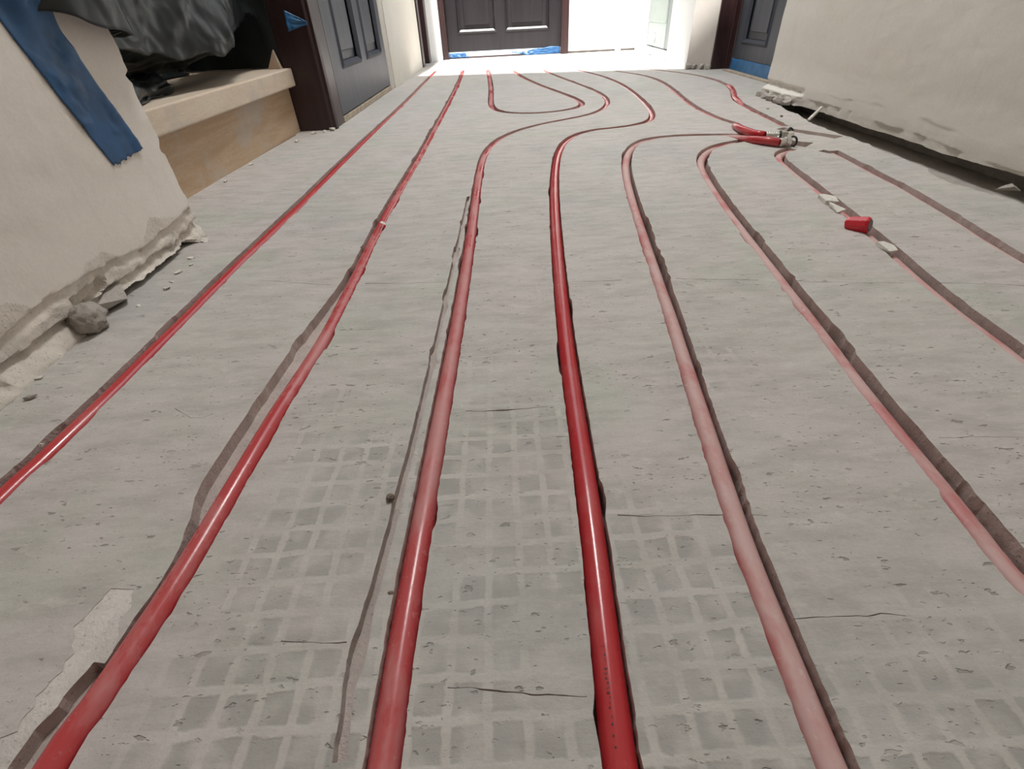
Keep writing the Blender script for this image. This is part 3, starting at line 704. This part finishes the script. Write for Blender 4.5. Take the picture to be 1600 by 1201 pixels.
# left door: slightly skewed plane
def ML(u, z, n):
    x = -.487 + (u-1.76)/(2.50-1.76)*.027
    return Vector((x - .006 + n, u, z))
d1 = empty('door_1', (-.49, 1.76, 0), kind='structure', label='dark panelled door on the left beyond the wooden step')
door_leaf(d1, ML, 1.762, 2.505, .021, 2.03, [(1.86, 2.105, .135, .86), (2.185, 2.43, .135, .86), (1.86, 2.105, 1.0, 1.9), (2.185, 2.43, 1.0, 1.9)], .04, M_doorg, M_doorg)
jm = MB(); jm.prism([(-.603, 1.650), (-.505, 1.650), (-.495, 1.658), (-.492, 1.76), (-.60, 1.76)], .0, 2.06); jm.build('door_jamb', M_frame, d1, bevel=.004)
MB().prism([(-.508, 1.655), (-.491, 1.655), (-.488, 1.672), (-.503, 1.672)], .0, 2.06).build('door_bead', M_frame, d1, bevel=.002)
MB().prism([(-.54, 2.507), (-.464, 2.507), (-.459, 2.573), (-.54, 2.573)],   .0, 2.06).build('door_jamb', M_pillar, d1, bevel=.003)
MB().prism([(-.54, 1.76), (-.491, 1.76), (-.462, 2.507), (-.54, 2.507)], .0, .017).build('door_sill', M_sill, d1, bevel=.002, label='dusty beige threshold board')
MB().prism([(-.60, 1.655), (-.50, 1.655), (-.46, 2.57), (-.60, 2.57)], 2.03, 2.06).build('door_head', M_frame, d1)
# far door
def MF(u, z, n): return Vector((u, 3.935 - n, z))
d2 = empty('door_2', (.07, 3.92, 0), kind='structure', label='dark brown panelled door at the far end of the hall')
door_leaf(d2, MF, -.306, .436, .036, 2.02, [(-.235, .02, .135, .88), (.075, .365, .135, .88), (-.235, .02, 1.0, 1.88), (.075, .365, 1.0, 1.88)], .045, M_door, M_door)
MB().box(-.343, -.306, 3.875, 4.0, 0, 2.06).build('door_jamb', M_frame, d2, bevel=.004)
MB().box(.438, .487, 3.875, 4.0, 0, 2.06).build('door_jamb', M_frame, d2, bevel=.004)
MB().box(-.306, .438, 3.90, 4.0, 2.022, 2.06).build('door_head', M_frame, d2)
MB().box(-.306, .438, 3.92, 4.0, -.002, .008).build('door_sill', M_frame, d2)
MB().box(-.19, .22, 3.922, 3.93, .010, .034).build('white_strip', M_white, d2, bevel=.001, label='white strip under the leaf')  # plain white strip low in the gap under the leaf
# far-left door frame seen edge on
d4 = empty('door_4', (-.44, 3.6, 0), kind='structure', label='dark door frame on the left of the bright far bay')
MB().box(-.470, -.424, 3.445, 3.53, 0, 2.06).build('door_jamb', M_frame, d4, bevel=.004)
MB().box(-.470, -.414, 3.70, 3.80, 0, 2.06).build('door_jamb', M_frame, d4, bevel=.004)
MB().box(-.468, -.446, 3.53, 3.70, .01, 2.03).build('door_leaf', M_door, d4)
# right door
def MR(u, z, n): return Vector((1.066 - n, u, z))
d3 = empty('door_3', (1.06, 2.26, 0), kind='structure', label='dark panelled door on the right between pillar and wall')
door_leaf(d3, MR, 1.885, 2.585, .008, 2.02, [(1.95, 2.195, .10, .88), (2.275, 2.52, .10, .88), (1.95, 2.195, 1.0, 1.88), (2.275, 2.52, 1.0, 1.88)], .04, M_doorg, M_doorg)
MB().prism([(.994, 2.640), (1.062, 2.640), (1.062, 2.585), (1.15, 2.585), (1.15, 2.65), (.994, 2.65)], 0, 2.06).build('door_jamb', M_frame, d3, bevel=.004)
MB().box(1.03, 1.10, 1.885, 2.585, -.002, .005).build('door_sill', M_sill, d3, bevel=.001)
MB().box(1.03, 1.15, 1.885, 2.64, 2.022, 2.06).build('door_head', M_frame, d3)

# ---------------------------------------------------------------- tapes and films
def sheet(name, f, nu, nv, thick, mat, smooth=True, **k):
    V = [f(i/nu, j/nv) for i in range(nu+1) for j in range(nv+1)]
    F = [(i*(nv+1)+j, (i+1)*(nv+1)+j, (i+1)*(nv+1)+j+1, i*(nv+1)+j+1) for i in range(nu) for j in range(nv)]
    o = mesh(name, V, F, mat, smooth=smooth, **k)
    m = o.modifiers.new('thickness', 'SOLIDIFY'); m.thickness = thick; m.offset = 1
    return o
def ftape(u, v):                                       # u across, v downwards
    yc = .643 + .057*v + .010*v*v; z = .345 - .203*v
    hw = .036 - .002*v
    y = yc + (u-.5)*2*hw
    if v > .97: z += .0035*fbm(u*9, 1, 4) + .003*fbm(u*30, 1, 4, 2) - .004*u
    z += (u-.5)*.010
    x = -.495 + dl(y, z) + .0016 + .0035*max(0, fbm(u*1.5+3, v*5, 2)) + .011*sm(.40, .14, v)*sm(.15, .5, u)
    return (x, y, z)
tp = sheet('masking_tape', ftape, 26, 90, .0004, M_tape, label='wide strip of dark blue tape stuck slantwise on the left plaster wall', cat='tape')

def ff(u, v):
    x = -.552 + .052*u; z = .290 - .046*v*(1-.85*u) - .026*u
    return (x, 1.643 - .010*(1-u)*(.5+v) - .004*fbm(u*4, v*4, 1), z)
sheet('masking_tape', ff, 12, 10, .0004, M_tape2, label='torn blue tape flap on the dark frame left of the left door', cat='tape')
def fl(u, v):
    x = -.302 + .125*u; return (x, 3.928 - .010*v - .003*fbm(x*40, v*5, 1), .032 - .026*v + .004*fbm(x*35, 0, 2))
sheet('masking_tape', fl, 30, 6, .0005, M_tape, label='blue tape at the lower left corner of the far brown door', cat='tape')
def fr_(u, v):
    x = .115 + .318*u; zt = .026 + .016*sm(.1, .9, u) + .004*fbm(x*20, 3, 2); zb = .018*sm(.35, .0, u) + .002
    return (x, 3.926 - .010*v - .004*fbm(x*30, v*5, 4), zt + (zb-zt)*v)
sheet('masking_tape', fr_, 50, 8, .0005, M_tape, label='crumpled blue tape along the lower right edge of the far brown door', cat='tape')
def f3(u, v):
    y = 1.90 + .683*u; return (1.063 - .004*v - .002*abs(fbm(y*12, v*4, 3)), y, .047 - .044*v + .003*fbm(y*12, 2, 2)*(1-v))
sheet('masking_tape', f3, 60, 8, .0005, M_tape2, label='broad blue tape along the bottom of the right-hand dark door', cat='tape')

# ---------------------------------------------------------------- wooden step
st = empty('wooden_step', (-.62, 1.2, 0), label='raw pine step with thick tread and orange riser in the left opening', cat='step')
MB().prism([(-.612, .72), (-.575, 1.645), (-1.05, 1.645), (-1.05, .72)], .118, .162).build('tread', M_tread, st, bevel=.004, seg=3)
MB().prism([(-.640, .72), (-.600, 1.648), (-.622, 1.648), (-.662, .72)], -.004, .1178).build('riser', M_riser, st, bevel=.0015)
MB().prism([(-1.00, .72), (-1.00, 1.645), (-1.03, 1.645), (-1.03, .72)], .162, .33).build('riser', M_riser, st)
MB().prism([(-.97, .72), (-.97, 1.645), (-1.45, 1.645), (-1.45, .72)], .33, .372).build('tread', M_tread, st, bevel=.004)
MB().add([(-.632,1.622,.1625),(-.598,1.622,.1625),(-.608,1.630,.206),(-.632,1.640,.1625),(-.598,1.640,.1625),(-.608,1.638,.206)], [(0,1,2),(5,4,3),(0,3,4,1),(1,4,5,2),(2,5,3,0)]).build('wedge', M_riser, st, label='small triangular wood wedge')

# ---------------------------------------------------------------- black polythene draped over the stairs
def crease(x, y, s):
    d, _p = noise.voronoi(Vector((x*s, y*s, s)))
    return d[1]-d[0]
def lerp(a, b, t): return a + (b-a)*t
def fs(u, v):                                          # u: near to far, v: top to bottom and tucked under
    if u < .16:                                        # flap folded over the plaster edge, held by the tape
        t = u/.16; y = lerp(.655, .800, t); front = 1 - sm(.93, 1., t)
        xt = lerp(-.4935, -.478, sm(0, .3, t)) - .03*sm(.93, 1., t); xb_ = lerp(-.4925, -.470, sm(0, .35, t)); hz = .292 - .030*t**1.6 + .003*math.sin(t*9)
    else:
        t = (u-.16)/.84; y = lerp(.800, 1.640, t)
        xt = lerp(-.508, -.60, sm(0, .1, t)); xb_ = lerp(-.476, -.628, sm(.0, .16, t)) + .050*math.sin(min(1, t*1.1)*math.pi)*(.6+.4*math.sin(t*10+1))
        hz = lerp(.262, .232, sm(0, .3, t)) + .035*sm(.55, .95, t) + .014*math.sin(t*8+.4) + .006*fbm(t*9, 1, 1)
    top = Vector((xt, y, .62))
    if v < .72:
        w_ = v/.72; p = top.lerp(Vector((xb_, y, hz)), w_)
    else:
        w_ = (v-.72)/.28; k = sm(.16, .30, u)
        p = Vector((xb_ - (.004 + .15*k)*w_, y, hz + .006*w_*(1-k) + k*(.045*w_*(1-w_)*1.5 - .030*w_)))
        p.z -= .010*math.sin(w_*math.pi)*k
    amp = sm(.15, .24, u); a2 = sm(.04, .12, u)
    p.x += amp*(.018*fbm(p.y*7, p.z*7, v*2) + .024*crease(p.y*1.0+.3*v, v*1.2, 4) - .008) + a2*(1-amp)*(.006*abs(fbm(p.y*14, p.z*9, 2)) + .007*crease(p.y*2, p.z*2, 5))
    p.z += (.3*a2+.7*amp)*.009*fbm(p.y*11, v*6, 5)
    p.y += amp*.008*fbm(v*8, p.y*8, 9)
    return p
ps = empty('plastic_sheet', (-.62, 1.2, .1655), label='crumpled black plastic sheet hanging over the stairs above the pine step', cat='plastic sheet')
sheet('hanging_fold', fs, 190, 90, .0004, M_poly, parent=ps)
def fk(u, v):                                          # black layer hung behind to fill in the shadow above the tread
    c_ = sm(.76, .84, u); y = lerp(.725, 1.60, min(1, u/.8)) + .047*c_; z = lerp(.60, .1650, min(1, v/.85))
    x = -.90 + (.03*math.sin(u*17) + .03*fbm(y*6, z*5, 3) + .04*crease(y, z, 5))*(1-c_) + .300*sm(.80, 1, u)
    y -= c_*.02*sm(1., .9, u)*abs(fbm(x*20, z*8, 3))
    if v > .85: x += .06*(1-c_)*(v-.85)/.15*(1+.4*math.sin(u*12)); z = .1655 + .010*abs(math.sin((v-.85)/.15*math.pi))*abs(fbm(y*9, 1, 1))*2
    return (x, y, z)
sheet('back_shade_layer', fk, 120, 70, .0004, M_poly, parent=ps)
def fb(u, v):                                          # lower lump lying on the tread
    y = lerp(.74, 1.16, u); a = lerp(-.1, 1.0, v)*math.pi
    r = .052*(.55+.45*math.sin(min(1, u*1.0+.12)*math.pi)) + .004*math.sin(u*14)
    p = Vector((-.705 + r*1.6*math.cos(a), y, .166 + r*math.sin(a)*1.15 if v > .09 else .166))
    p.x += .010*fbm(y*12, v*6, 2) + .014*crease(y, v*.6, 8); p.z = max(.1635, p.z + .007*fbm(y*16, v*8, 4))
    return p
sheet('lower_fold', fb, 70, 50, .0004, M_poly, parent=ps)
